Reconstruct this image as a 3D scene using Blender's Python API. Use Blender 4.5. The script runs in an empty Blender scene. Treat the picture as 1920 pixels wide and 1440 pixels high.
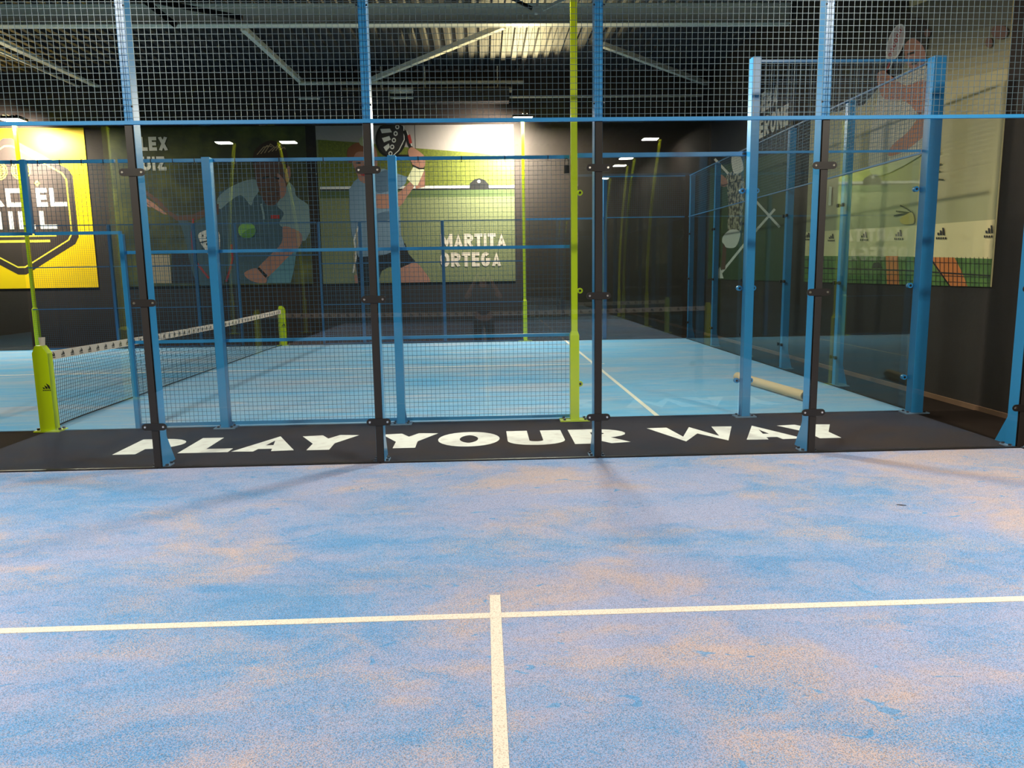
import bpy, math, random
from mathutils import Vector, Matrix

random.seed(7)
D = bpy.data
SC = bpy.context.scene
COL = SC.collection
PI = math.pi

# ---------------------------------------------------------------- camera, world, exposure
CAM = Vector((-0.02945, -6.66657, 1.71828))
F_PX, PITCH, YAW, ROLL = 1394.15, 0.14894, 0.03649, -0.01499
FWD = Vector((math.sin(YAW) * math.cos(PITCH), math.cos(YAW) * math.cos(PITCH), -math.sin(PITCH)))
_r = Vector((math.cos(YAW), -math.sin(YAW), 0)); _u = _r.cross(FWD)
RGT = _r * math.cos(ROLL) + _u * math.sin(ROLL)
UPV = -_r * math.sin(ROLL) + _u * math.cos(ROLL)
cam_data = D.cameras.new('camera')
cam_data.sensor_width = 36.0
cam_data.lens = 36.0 * F_PX / 1920.0
cam_data.clip_start = 0.05
cam_data.clip_end = 200
cam = D.objects.new('camera', cam_data)
m = Matrix((RGT, UPV, -FWD)).transposed().to_4x4()
m.translation = CAM
cam.matrix_world = m
COL.objects.link(cam)
SC.camera = cam

world = D.worlds.new('hall_air')
SC.world = world
world.use_nodes = True
world.node_tree.nodes['Background'].inputs[0].default_value = (0.7, 0.65, 0.6, 1)
world.node_tree.nodes['Background'].inputs[1].default_value = 0.016

SC.view_settings.view_transform = 'Standard'
SC.view_settings.look = 'None'
SC.view_settings.gamma = 1.0
SC.view_settings.use_curve_mapping = False
SC.view_settings.exposure = 0.12
cy = SC.cycles
cy.max_bounces = 6
cy.diffuse_bounces = 3
cy.glossy_bounces = 3
cy.transmission_bounces = 3
cy.transparent_max_bounces = 24
cy.sample_clamp_indirect = 4.0
cy.caustics_reflective = False
cy.caustics_refractive = False

W_COURT = 430.0      # watts of one floodlight over the playing courts
C_LAMP = (1.0, 0.91, 0.77)

# ---------------------------------------------------------------- helpers
def srgb(r, g, b):
    f = lambda c: (c / 255 / 12.92) if c / 255 <= 0.04045 else ((c / 255 + 0.055) / 1.055) ** 2.4
    return (f(r), f(g), f(b), 1.0)

def bp(px, py, plane, val):
    """where a line of sight measured on the photograph meets a wall of the hall"""
    d = FWD + RGT * ((px - 960) / F_PX) + UPV * ((720 - py) / F_PX)
    i = 'xyz'.index(plane)
    return CAM + d * ((val - CAM[i]) / d[i])

def mat(name, col, rough=0.5, metal=0.0, noise=None, spec=0.5, bump=None):
    mt = D.materials.new(name); mt.use_nodes = True
    nt = mt.node_tree; b = nt.nodes['Principled BSDF']
    b.inputs['Base Color'].default_value = col
    b.inputs['Roughness'].default_value = rough
    b.inputs['Metallic'].default_value = metal
    b.inputs['Specular IOR Level'].default_value = spec
    if noise:
        col2, scale, lo, hi = noise
        g = nt.nodes.new('ShaderNodeTexCoord'); n = nt.nodes.new('ShaderNodeTexNoise')
        n.inputs['Scale'].default_value = scale; n.inputs['Detail'].default_value = 5
        r = nt.nodes.new('ShaderNodeMapRange')
        r.inputs[1].default_value = lo; r.inputs[2].default_value = hi
        mx = nt.nodes.new('ShaderNodeMix'); mx.data_type = 'RGBA'
        mx.inputs[6].default_value = col; mx.inputs[7].default_value = col2
        nt.links.new(g.outputs['Object'], n.inputs['Vector'])
        nt.links.new(n.outputs[0], r.inputs[0]); nt.links.new(r.outputs[0], mx.inputs[0])
        nt.links.new(mx.outputs[2], b.inputs['Base Color'])
    if bump:
        g = nt.nodes.new('ShaderNodeTexCoord'); n = nt.nodes.new('ShaderNodeTexNoise')
        n.inputs['Scale'].default_value = bump[0]
        bu = nt.nodes.new('ShaderNodeBump'); bu.inputs['Strength'].default_value = bump[1]; bu.inputs['Distance'].default_value = 0.01
        nt.links.new(g.outputs['Object'], n.inputs['Vector']); nt.links.new(n.outputs[0], bu.inputs['Height'])
        nt.links.new(bu.outputs[0], b.inputs['Normal'])
    return mt

def glass_mat(name, tint=(0.93, 0.97, 0.96, 1), gain=1.0):
    mt = D.materials.new(name); mt.use_nodes = True
    nt = mt.node_tree; nt.nodes.clear()
    out = nt.nodes.new('ShaderNodeOutputMaterial'); mx = nt.nodes.new('ShaderNodeMixShader')
    tr = nt.nodes.new('ShaderNodeBsdfTransparent'); tr.inputs[0].default_value = tint
    gl = nt.nodes.new('ShaderNodeBsdfGlossy'); gl.inputs['Roughness'].default_value = 0.0
    lw = nt.nodes.new('ShaderNodeLayerWeight'); lw.inputs[0].default_value = 0.5
    p = nt.nodes.new('ShaderNodeMath'); p.operation = 'POWER'; p.inputs[1].default_value = 5
    k = nt.nodes.new('ShaderNodeMath'); k.operation = 'MULTIPLY_ADD'; k.inputs[1].default_value = 0.95; k.inputs[2].default_value = 0.045 * gain
    nt.links.new(lw.outputs['Facing'], p.inputs[0]); nt.links.new(p.outputs[0], k.inputs[0])
    nt.links.new(k.outputs[0], mx.inputs[0]); nt.links.new(tr.outputs[0], mx.inputs[1]); nt.links.new(gl.outputs[0], mx.inputs[2])
    nt.links.new(mx.outputs[0], out.inputs[0])
    return mt

def emit_mat(name, col, strength):
    mt = D.materials.new(name); mt.use_nodes = True
    b = mt.node_tree.nodes['Principled BSDF']
    b.inputs['Base Color'].default_value = (0.8, 0.8, 0.8, 1)
    b.inputs['Emission Color'].default_value = col
    b.inputs['Emission Strength'].default_value = strength
    return mt

def origin(o):
    p = Vector((0, 0, 0))
    while o: p += o.location; o = o.parent
    return p

class MB:
    """collects shapes; build() links them as one mesh object"""
    def __init__(s): s.v = []; s.f = []; s.mi = []; s.k = 0
    def add(s, vs, fs):
        o = len(s.v); s.v += [tuple(v) for v in vs]
        s.f += [tuple(i + o for i in f) for f in fs]; s.mi += [s.k] * len(fs)
    def box(s, x0, y0, z0, x1, y1, z1):
        v = [(x, y, z) for z in (z0, z1) for y in (y0, y1) for x in (x0, x1)]
        s.add(v, [(0, 2, 3, 1), (4, 5, 7, 6), (0, 1, 5, 4), (2, 6, 7, 3), (0, 4, 6, 2), (1, 3, 7, 5)])
    def bar(s, p, q, w, h=None, up=(0, 0, 1)):
        p = Vector(p); q = Vector(q); h = h or w
        d = (q - p).normalized(); u = Vector(up)
        if abs(d.dot(u)) > 0.95: u = Vector((1, 0, 0))
        a = d.cross(u).normalized() * w / 2; b = a.cross(d).normalized() * h / 2
        v = [p - a - b, p + a - b, p + a + b, p - a + b, q - a - b, q + a - b, q + a + b, q - a + b]
        s.add(v, [(0, 1, 2, 3), (7, 6, 5, 4), (0, 4, 5, 1), (1, 5, 6, 2), (2, 6, 7, 3), (3, 7, 4, 0)])
    def tube(s, p, q, r, n=12, r2=None, caps=True):
        p = Vector(p); q = Vector(q); d = (q - p).normalized(); r2 = r if r2 is None else r2
        u = Vector((0, 0, 1)) if abs(d.z) < 0.9 else Vector((1, 0, 0))
        a = d.cross(u).normalized(); b = a.cross(d)
        v = []
        for c, rr in ((p, r), (q, r2)):
            for i in range(n):
                t = 2 * PI * i / n; v.append(c + a * math.cos(t) * rr + b * math.sin(t) * rr)
        fs = [(i, (i + 1) % n, n + (i + 1) % n, n + i) for i in range(n)]
        if caps: fs += [tuple(range(n))[::-1], tuple(range(n, 2 * n))]
        s.add(v, fs)
    def poly(s, pts):
        s.add(pts, [tuple(range(len(pts)))])
    def prism(s, pts, off):
        n = len(pts); off = Vector(off)
        v = [Vector(p) for p in pts]; v += [p + off for p in v]
        s.add(v, [tuple(range(n)), tuple(range(n, 2 * n))[::-1]] + [(i, (i + 1) % n, n + (i + 1) % n, n + i) for i in range(n)])
    def build(s, name, mats, parent=None, smooth=False, bevel=0):
        if not isinstance(mats, (list, tuple)): mats = [mats]
        org = origin(parent)
        me = D.meshes.new(name)
        me.from_pydata([tuple(Vector(v) - org) for v in s.v], [], s.f)
        for mt in mats: me.materials.append(mt)
        for i, pl in enumerate(me.polygons):
            pl.material_index = min(s.mi[i], len(mats) - 1); pl.use_smooth = smooth
        me.validate(); me.update()
        o = D.objects.new(name, me); COL.objects.link(o)
        if parent: o.parent = parent
        if bevel:
            b = o.modifiers.new('bevel', 'BEVEL'); b.width = bevel; b.segments = 2; b.limit_method = 'ANGLE'
        return o

def tag(o, label=None, cat=None, group=None, kind=None):
    if label: o['label'] = label
    if cat: o['category'] = cat
    if group: o['group'] = group
    if kind: o['kind'] = kind
    return o

def thing(name, label, cat, loc, group=None):
    o = D.objects.new(name, None); COL.objects.link(o)
    o.empty_display_size = 0.1
    o.location = loc; o.matrix_world = Matrix.Translation(Vector(loc))
    return tag(o, label, cat, group)

def one(fn, *a):
    b = MB(); fn(b, *a); return b

def boxo(name, dims, mt, parent=None, bevel=0):
    b = MB(); b.box(*dims); return b.build(name, mt, parent, bevel=bevel)

# ---------------------------------------------------------------- materials
M = {}
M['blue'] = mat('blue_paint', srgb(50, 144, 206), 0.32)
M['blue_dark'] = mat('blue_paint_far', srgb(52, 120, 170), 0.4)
M['lime'] = mat('lime_paint', srgb(212, 230, 10), 0.35)
M['wire'] = mat('wire_blue_zinc', srgb(90, 112, 122), 0.4, 0.2)
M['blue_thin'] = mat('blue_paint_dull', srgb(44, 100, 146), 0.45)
M['wire_dark'] = mat('wire_blue', srgb(52, 92, 118), 0.45, 0.2)
M['black'] = mat('black_steel', srgb(28, 24, 22), 0.4)
M['rubber'] = mat('rubber_strip', srgb(32, 27, 24), 0.5)
M['bolt'] = mat('bolt_steel', (0.75, 0.72, 0.68, 1), 0.25, 1.0)
M['zinc'] = mat('zinc_plate', srgb(140, 170, 200), 0.35, 0.4)
M['glass'] = glass_mat('toughened_glass')
M['paint_white'] = mat('white_paint', srgb(238, 234, 228), 0.7, noise=(srgb(215, 205, 200), 9, 0.5, 0.75))
M['wall'] = mat('black_brown_wall', srgb(46, 35, 28), 0.85, noise=(srgb(38, 29, 24), 1.5, 0.3, 0.7), bump=(25, 0.2))
M['deck'] = mat('grey_roof_deck', srgb(44, 44, 47), 0.7, 0.0)
M['steel'] = mat('grey_beam_paint', srgb(226, 220, 200), 0.55)
M['tan'] = mat('tan_skirting', srgb(118, 86, 64), 0.7)
M['net'] = mat('net_cord', srgb(20, 30, 40), 0.8)
M['tape'] = mat('net_tape', srgb(225, 205, 190), 0.8)
M['ink'] = mat('black_print', srgb(22, 20, 20), 0.7)
M['card'] = mat('brown_card_tube', srgb(200, 170, 125), 0.75)
M['panel'] = emit_mat('lamp_diffuser', (1.0, 0.93, 0.80, 1), 30)
M['rubber_floor'] = mat('rubber_walkway', srgb(34, 24, 19), 0.9, noise=(srgb(42, 30, 24), 40, 0.4, 0.7), bump=(400, 0.3), spec=0.12)

def turf_mat(name, blue, blue2, sand, sand2, sand_amt, patch, grain, stretch, graing, dark):
    mt = D.materials.new(name); mt.use_nodes = True
    nt = mt.node_tree; N = nt.nodes; L = nt.links; b = N['Principled BSDF']
    b.inputs['Roughness'].default_value = 0.9; b.inputs['Specular IOR Level'].default_value = 0.15
    tc = N.new('ShaderNodeTexCoord')
    mp = N.new('ShaderNodeMapping'); mp.inputs['Scale'].default_value = (stretch[0], stretch[1], 1)
    L.new(tc.outputs['Object'], mp.inputs[0])
    def noise(vec, scale, det, dist=0.0, rough=0.5):
        n = N.new('ShaderNodeTexNoise'); n.inputs['Scale'].default_value = scale; n.inputs['Detail'].default_value = det
        n.inputs['Distortion'].default_value = dist; n.inputs['Roughness'].default_value = rough
        L.new(vec, n.inputs['Vector']); return n.outputs[0]
    def rng(s, a, b_, c=0.0, d=1.0):
        r = N.new('ShaderNodeMapRange'); L.new(s, r.inputs[0])
        for i, v in enumerate((a, b_, c, d)): r.inputs[i + 1].default_value = v
        return r.outputs[0]
    def mth(op, a, b_):
        k = N.new('ShaderNodeMath'); k.operation = op
        for i, s in enumerate((a, b_)):
            if isinstance(s, (int, float)): k.inputs[i].default_value = s
            else: L.new(s, k.inputs[i])
        return k.outputs[0]
    def mix(f, a, b_):
        x = N.new('ShaderNodeMix'); x.data_type = 'RGBA'; L.new(f, x.inputs[0])
        for i, s in ((6, a), (7, b_)):
            if isinstance(s, tuple): x.inputs[i].default_value = s
            else: L.new(s, x.inputs[i])
        return x.outputs[2]
    big = noise(mp.outputs[0], patch, 5, 0.5, 0.6)
    mid = noise(mp.outputs[0], patch * 5.5, 6, 1.0, 0.62)
    pea = noise(mp.outputs[0], patch * 1.7, 7, 0.8, 0.68)
    fine = noise(tc.outputs['Object'], grain, 1, 0, 0.5)
    fine2 = noise(tc.outputs['Object'], grain * 1.9, 1, 0, 0.5)
    chip = noise(mp.outputs[0], patch * 11, 3, 2.2, 0.55)
    dens = rng(mth('ADD', mth('MULTIPLY', big, 0.68), mth('MULTIPLY', mid, 0.32)), 0.36, 0.56)
    dens = mth('MULTIPLY', dens, sand_amt)
    gr = rng(fine, 0.36, 0.64)
    mask = rng(mth('ADD', dens, mth('MULTIPLY', mth('SUBTRACT', gr, 0.5), graing)), 0.0, 1.0)
    sc = rng(chip, 0.665, 0.69, 1.0, 0.15)
    mask = mth('MULTIPLY', mask, sc)
    base = mix(rng(mid, 0.35, 0.65), blue, blue2)
    sandc = mix(rng(pea, 0.47, 0.60), sand, sand2)
    c = mix(mask, base, sandc)
    dk = rng(fine2, 0.36, 0.52, 1.0 - dark, 1.0)
    hsv = N.new('ShaderNodeHueSaturation'); L.new(c, hsv.inputs['Color']); L.new(dk, hsv.inputs['Value'])
    L.new(hsv.outputs[0], b.inputs['Base Color'])
    bu = N.new('ShaderNodeBump'); bu.inputs['Strength'].default_value = 0.35; bu.inputs['Distance'].default_value = 0.004
    L.new(fine, bu.inputs['Height']); L.new(bu.outputs[0], b.inputs['Normal'])
    return mt
M['turf_near'] = turf_mat('sanded_blue_turf', srgb(98, 160, 218), srgb(112, 168, 220), srgb(172, 178, 212), srgb(204, 184, 182), 0.98, 0.5, 150, (0.8, 1.35), 0.8, 0.5)
M['turf_far'] = turf_mat('blue_turf', srgb(84, 164, 216), srgb(98, 172, 220), srgb(150, 176, 196), srgb(196, 180, 170), 0.55, 0.6, 120, (0.45, 1.8), 0.12, 0.12)
M['line'] = mat('turf_line_white', srgb(236, 226, 212), 0.9, noise=(srgb(172, 152, 136), 160, 0.5, 0.75))

def flat(name, r, g, b, rough=0.6, noise=None):
    if name not in M: M[name] = mat(name, srgb(r, g, b), rough, noise=noise, spec=0.3)
    return M[name]

# ---------------------------------------------------------------- lettering (strokes)
def arc(cx, cy, rx, ry, a0, a1, n=10):
    return [(cx + rx * math.cos(math.radians(a0 + (a1 - a0) * i / n)), cy + ry * math.sin(math.radians(a0 + (a1 - a0) * i / n))) for i in range(n + 1)]

def glyph(c, W, w):
    h = w / 2; R = W - h; T = 1 - h; m_ = 0.5
    rb = min(0.26, (W - w) * 0.6)
    if c == 'A': return [[(h * 1.05, 0), (W / 2, 1 - h * .2), (W - h * 1.05, 0)], [(W * .25, .27), (W * .75, .27)]]
    if c == 'B': return [[(h, 0), (h, 1)], [(h, T), (W - w - rb * .5, T)] + arc(R - rb, .75 - h * .5, rb, .25 - h * .5, 90, -90, 8) + [(h, .5)], [(h, .5)] + arc(R - rb, .25 + h * .5, rb, .25 - h * .5, 90, -90, 8) + [(h, h)]]
    if c == 'C': return [arc(W / 2, m_, W / 2 - h, m_ - h, 48, 312, 18)]
    if c == 'D': return [[(h, 0), (h, 1)], [(h, T)] + arc(R - rb * 1.1, m_, rb * 1.1, m_ - h, 90, -90, 12) + [(h, h)]]
    if c == 'E': return [[(h, 0), (h, 1)], [(h, T), (W, T)], [(h, .5), (W * .92, .5)], [(h, h), (W, h)]]
    if c == 'G': return [arc(W / 2, m_, W / 2 - h, m_ - h, 48, 330, 18) + [(R, .46)], [(W * .52, .46), (W, .46)]]
    if c == 'H': return [[(h, 0), (h, 1)], [(R, 0), (R, 1)], [(h, .5), (R, .5)]]
    if c == 'I': return [[(h, 0), (h, 1)]]
    if c == 'L': return [[(h, 1), (h, 0)], [(h, h), (W, h)]]
    if c == 'M': return [[(h, 0), (h, 1)], [(R, 0), (R, 1)], [(h, 1 - h), (W / 2, .25), (R, 1 - h)]]
    if c == 'N': return [[(h, 0), (h, 1)], [(R, 0), (R, 1)], [(h, 1 - h), (R, h)]]
    if c == 'O': return [arc(W / 2, m_, W / 2 - h, m_ - h, 0, 360, 28)]
    if c == 'P': return [[(h, 0), (h, 1)], [(h, T)] + arc(R - rb, .66, rb, .34 - h, 90, -90, 10) + [(h, .32 + h)]]
    if c == 'R': return [[(h, 0), (h, 1)], [(h, T)] + arc(R - rb, .68, rb, .32 - h, 90, -90, 10) + [(h, .36 + h)], [(W * .45, .42), (W - h * 1.1, 0)]]
    if c == 'S': return [arc(W / 2, .75 - h * .5, W / 2 - h, .25 - h * .5, 20, 270, 12) + arc(W / 2, .25 + h * .5, W / 2 - h, .25 - h * .5, 90, -160, 12)[1:]]
    if c == 'T': return [[(0, T), (W, T)], [(W / 2, 0), (W / 2, 1)]]
    if c == 'U': return [[(h, 1)] + arc(W / 2, min(.4, W / 2) + 0, W / 2 - h, min(.4, W / 2) - h, 180, 360, 14) + [(R, 1)]]
    if c == 'W': return [[(h * .9, 1), (W * .28, 0 + h * .3), (W * .5, .8), (W * .72, 0 + h * .3), (W - h * .9, 1)]]
    if c == 'X': return [[(h * 1.1, 0), (W - h * 1.1, 1)], [(h * 1.1, 1), (W - h * 1.1, 0)]]
    if c == 'Y': return [[(h * 1.1, 1), (W / 2, .44), (W / 2, 0)], [(W - h * 1.1, 1), (W / 2, .44)]]
    if c == 'Z': return [[(0, T), (W - h, T)], [(W - h * 1.2, T), (h * 1.2, h)], [(h, h), (W, h)]]
    return []

def ribbon(b, pts, w, tf):
    n = len(pts)
    P = [Vector((x, y)) for x, y in pts]
    Lf = []; Rt = []
    for i in range(n):
        d0 = (P[i] - P[i - 1]).normalized() if i else None
        d1 = (P[i + 1] - P[i]).normalized() if i < n - 1 else None
        if i == 0 and (P[0] - P[-1]).length < 1e-6: d0 = (P[0] - P[-2]).normalized()
        if i == n - 1 and (P[0] - P[-1]).length < 1e-6: d1 = (P[1] - P[0]).normalized()
        if d0 is None: d0 = d1
        if d1 is None: d1 = d0
        t = (d0 + d1)
        t = t.normalized() if t.length > 1e-3 else d1
        nn = Vector((-t.y, t.x)); c = max(0.42, nn.dot(Vector((-d1.y, d1.x))))
        o = nn * (w / 2 / c); Lf.append(P[i] + o); Rt.append(P[i] - o)
    q = [tf(*p) for p in Rt + Lf[::-1]]
    b.step = getattr(b, 'step', 0) + 1
    nrm = getattr(b, 'nrm', (0, 0, 0)); off = Vector(nrm) * (0.00012 * (b.step % 4))
    q = [Vector(v) + off for v in q]; N2 = 2 * n
    for i in range(n - 1):
        b.poly([q[i], q[i + 1], q[N2 - 2 - i], q[N2 - 1 - i]])

def letter(b, c, x0, x1, y0, y1, w, tf, clip=True, xs=1.0):
    """w = stroke width relative to letter height; tf maps (x, y) to the surface"""
    H = y1 - y0; W = (x1 - x0) / H / xs
    f = (lambda x, y: tf(x0 + x * H * xs, y0 + (min(1.0, max(0.0, y)) if clip else y) * H))
    for s in glyph(c, W, w): ribbon(b, s, w, f)

WID = {'I': .30, 'L': .78, 'E': .82, 'T': .88, 'M': 1.3, 'W': 1.35}
def word(b, txt, x0, x1, y0, y1, w, tf):
    ws = [WID.get(c, 1.0) for c in txt]; gap = 0.14
    tot = sum(ws) + gap * (len(txt) - 1); k = (x1 - x0) / tot; x = x0
    for c, q in zip(txt, ws):
        if c == 'I':
            cw = q * k; ww = min(w, cw / (y1 - y0)); letter(b, c, x + cw / 2 - ww * (y1 - y0) / 2, x + cw, y0, y1, ww, tf)
        else: letter(b, c, x, x + q * k, y0, y1, w, tf)
        x += (q + gap) * k

def logo(b, cx, cy_, s, tf):
    """three slanted bars over a short line of tiny letters"""
    for i, h in enumerate((0.30, 0.62, 0.95)):
        x = cx + (-0.42 + i * 0.34) * s
        b.poly([tf(x - .02 * s, cy_), tf(x + .24 * s, cy_), tf(x + .24 * s - h * .10 * s + .0, cy_ + h * s * .45), tf(x - .02 * s - h * .28 * s, cy_ + h * s * .8)])
    for i in range(6):
        x = cx + (-.5 + i * .18) * s
        b.poly([tf(x, cy_ - .28 * s), tf(x + .12 * s, cy_ - .28 * s), tf(x + .12 * s, cy_ - .1 * s), tf(x, cy_ - .1 * s)])

# ---------------------------------------------------------------- measures of the place (metres)
GY = 1.88            # where the far court's near fence stands
FY = 11.88           # its far fence
EX = 5.05            # its glass end wall
WX = 5.86            # the hall's right wall
BY = 12.95           # the hall's back wall
ZC = 6.7             # roof deck
H = 0.012            # turf thickness

# ---------------------------------------------------------------- setting
boxo('floor', (-16, -24, -0.2, WX + 0.1, BY + 0.1, -0.0), M['rubber_floor']); tag(D.objects['floor'], kind='structure')
o = boxo('wall_right', (WX, -24, 0, WX + 0.2, BY, ZC), M['wall']); tag(o, kind='structure')
o = boxo('wall_back', (-16, BY, 0, WX + 0.2, BY + 0.2, ZC), M['wall']); tag(o, kind='structure')
o = boxo('wall_front', (-16, -24.2, 0, WX + 0.2, -24, ZC), M['wall']); tag(o, kind='structure')
o = boxo('baseboard_right', (WX - 0.03, -24, 0, WX, BY, 0.06), M['tan']); tag(o, kind='structure')

b = MB()     # ribbed roof deck, ribs running towards the back wall
x = -16.0
prof = []
while x < WX + 0.2:
    prof += [(x, ZC), (x + .10, ZC), (x + .125, ZC + .07), (x + .225, ZC + .07)]
    x += 0.25
for i in range(len(prof) - 1):
    (xa, za), (xb, zb) = prof[i], prof[i + 1]
    b.add([(xa, -24, za), (xb, -24, zb), (xb, BY, zb), (xa, BY, za)], [(0, 1, 2, 3)])
b.box(-16, -24, ZC + .12, WX + .2, BY + .2, ZC + .2)
tag(b.build('ceiling', M['deck']), kind='structure')

def turf(name, x0, y0, x1, y1, mt):
    o = boxo(name, (x0, y0, 0.0005, x1, y1, H), mt); tag(o, kind='structure'); return o
t1 = turf('near_court_turf', -5, -20, 5, -0.02, M['turf_near'])
t2 = turf('far_court_turf', -15, GY + 0.0, EX, FY, M['turf_far'])
def line(par, x0, y0, x1, y1):
    b = MB(); b.box(x0, y0, H - .002, x1, y1, H + 0.0025); return b.build('court_line', M['line'], par)
line(t1, -5, -3.165, -.0285, -3.11); line(t1, .0285, -3.165, 5, -3.11); line(t1, -0.028, -16.89, 0.028, -2.9)
line(t1, -5, -16.95, 5, -16.9)
line(t2, 1.972, GY, 2.028, 6.989); line(t2, 1.972, 7.041, 2.028, FY); line(t2, -11.96, 6.99, 2.2, 7.04); line(t2, -12.03, GY, -11.97, FY)

# big white words painted on the walkway between the courts
walk = boxo('walkway_mat', (-15, 0.02, 0.0005, WX - .03, GY - .005, 0.006), M['rubber_floor']); tag(walk, kind='structure')
b = MB(); b.nrm = (0, 0, 1); tf = lambda x, y: (x, y, 0.0075)
for c, xa, xb in (('P', -3.70, -3.17), ('L', -3.07, -2.58), ('A', -2.56, -1.93), ('Y', -2.02, -1.38), ('Y', -1.17, -.53), ('O', -.53, .11),
                  ('U', .19, .78), ('R', .86, 1.45), ('W', 1.74, 2.66), ('A', 2.60, 3.20), ('Y', 3.15, 3.78)):
    letter(b, c, xa, xb, 0.59, 1.27, 0.235, tf, xs=1.4)
b.build('lettering', M['paint_white'], walk)

# ---------------------------------------------------------------- fence builders
ORD = ['first', 'second', 'third', 'fourth', 'fifth', 'sixth', 'seventh', 'eighth', 'ninth', 'tenth']
WG = 'fences of the two courts'

def wire_mesh(b, p, q, z0, z1, r, pitch=0.05):
    """square wire mesh between plan points p and q"""
    p = Vector((p[0], p[1], 0)); q = Vector((q[0], q[1], 0)); L = (q - p).length; d = (q - p) / L
    n = round(L / pitch)
    for i in range(n + 1):
        c = p + d * (L * i / n); b.bar((c.x, c.y, z0), (c.x, c.y, z1), r)
    k = round((z1 - z0) / pitch)
    nrm = Vector((-d.y, d.x, 0)) * r * 0.8
    for j in range(k + 1):
        z = z0 + (z1 - z0) * j / k
        a = p + nrm; e = q + nrm
        b.bar((a.x, a.y, z), (e.x, e.y, z), r)

def mesh_panel(label, p, q, z0, z1, rails=(), r=0.0031, rail=0.035, group=None, wire='wire', frame='blue', pitch=0.05, ties=0):
    c = ((p[0] + q[0]) / 2, (p[1] + q[1]) / 2, z0)
    t = thing('mesh_fence_panel', label, 'mesh fence panel', c, group)
    b = MB(); wire_mesh(b, p, q, z0 + .01, z1 - .01, r, pitch); b.build('wire_mesh', M[wire], t)
    for z in (z0 + rail / 2,) + tuple(rails) + (z1 - rail / 2,):
        b = MB(); b.bar((p[0], p[1], z), (q[0], q[1], z), rail); b.build('rail', M[frame], t)
    if ties:
        for k in range(ties):
            u = (k + .5) / ties; xx = p[0] + (q[0] - p[0]) * u; yy = p[1] + (q[1] - p[1]) * u; z = z1 - rail / 2
            b = MB(); b.box(xx - .004, yy - rail / 2 - .003, z - rail / 2 - .003, xx + .004, yy + rail / 2 + .003, z + rail / 2 + .003)
            b.box(xx - .003, yy - rail / 2 - .003, z - rail / 2 - .03, xx + .003, yy - rail / 2, z); b.build('cable_tie', M['black'], t)
    return t

def glass_panel(label, p, q, z0, z1, th=0.012, group=None):
    c = ((p[0] + q[0]) / 2, (p[1] + q[1]) / 2, 0)
    t = thing('glass_panel', label, 'glass panel', c, group)
    p = Vector((p[0], p[1], 0)); q = Vector((q[0], q[1], 0)); d = (q - p).normalized(); n = Vector((-d.y, d.x, 0)) * th / 2
    p += d * .004; q -= d * .004
    z = lambda v, h: (v.x, v.y, h)
    b = MB()
    b.add([z(p - n, z0), z(q - n, z0), z(q + n, z0), z(p + n, z0), z(p - n, z1), z(q - n, z1), z(q + n, z1), z(p + n, z1)],
          [(3, 2, 1, 0), (4, 5, 6, 7), (0, 1, 5, 4), (1, 2, 6, 5), (2, 3, 7, 6), (3, 0, 4, 7)])
    b.build('pane', M['glass'], t)
    b = MB(); b.bar(z(p, z0 - .012), z(q, z0 - .012), .03, .024); b.build('bottom_gasket', M['black'], t)
    return t

def foot(t, x, y, dx, dy, mt, pw=0.15, gz=0.34, gl=0.09):
    """base plate with bolts and a gusset leaning along (dx, dy)"""
    b = MB(); b.box(x - pw + abs(dy) * .03, y - .07, .0065, x + pw - abs(dy) * .03, y + .09, .019)
    bpl = b.build('base_plate', M['zinc'] if mt is M['blue'] else mt, t)
    for sx in (-1, 1):
        for sy in (-.035, .06):
            b = MB(); b.tube((x + sx * (pw - .045), y + sy, .018), (x + sx * (pw - .045), y + sy, .036), .014, 6); b.build('anchor_bolt', M['black'], bpl)
    for sgn in (-1, 1):
        b = MB()
        if dx: b.prism([(x + sgn * .035, y + .02, .019), (x + sgn * (.035 + gl), y + .02, .019), (x + sgn * .035, y + .02, gz)], (0, .008, 0))
        else: b.prism([(x + sgn * .03, y + .05, .019), (x + sgn * .03, y + .05 + gl, .019), (x + sgn * .03, y + .05, gz)], (.006 * -sgn, 0, 0))
        b.build('gusset', mt, t)

def near_post(x, label):
    """blue post behind the near glass, black strip over the joint, three clamps"""
    t = thing('steel_post', label, 'post', (x, 0.08, 0), 'posts of the near glass wall')
    b = MB(); b.box(x - .036, .012, .019, x + .036, .145, 4.16); b.build('post', M['blue'], t, bevel=.004)
    b = MB(); b.box(x - .03, -.009, .02, x + .03, -.0065, 3.0); b.box(x - .006, -.0065, .02, x + .006, .012, 3.0); b.box(x - .034, .0065, .02, x + .034, .0115, 3.0)
    b.build('rubber_strip', M['rubber'], t)
    foot(t, x, .09, 0, 1, M['blue'], .10, .30, .16)
    for z in (.395, 1.5, 2.61):
        b = MB(); pts = []
        for sx in (1, -1):
            for k in range(7):
                a = math.radians(-90 + 180 * k / 6); pts.append((x + sx * (.078 + .032 * math.cos(a)), -.016, z + sx * .032 * math.sin(a)))
        b.prism(pts, (0, .007, 0))
        c = b.build('clamp', M['black'], t)
        for sx in (-1, 1):
            b = MB(); b.tube((x + sx * .08, -.016, z), (x + sx * .08, -.022, z), .012, 12, .009); b.build('bolt', M['bolt'], c)
    # screws holding the mesh to the post
    for z in (3.15, 3.95):
        for sx in (-1, 1):
            b = MB(); b.tube((x + sx * .036, .0, z), (x + sx * .05, .0, z), .008, 8); b.build('screw', M['black'], t)
    return t

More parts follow.
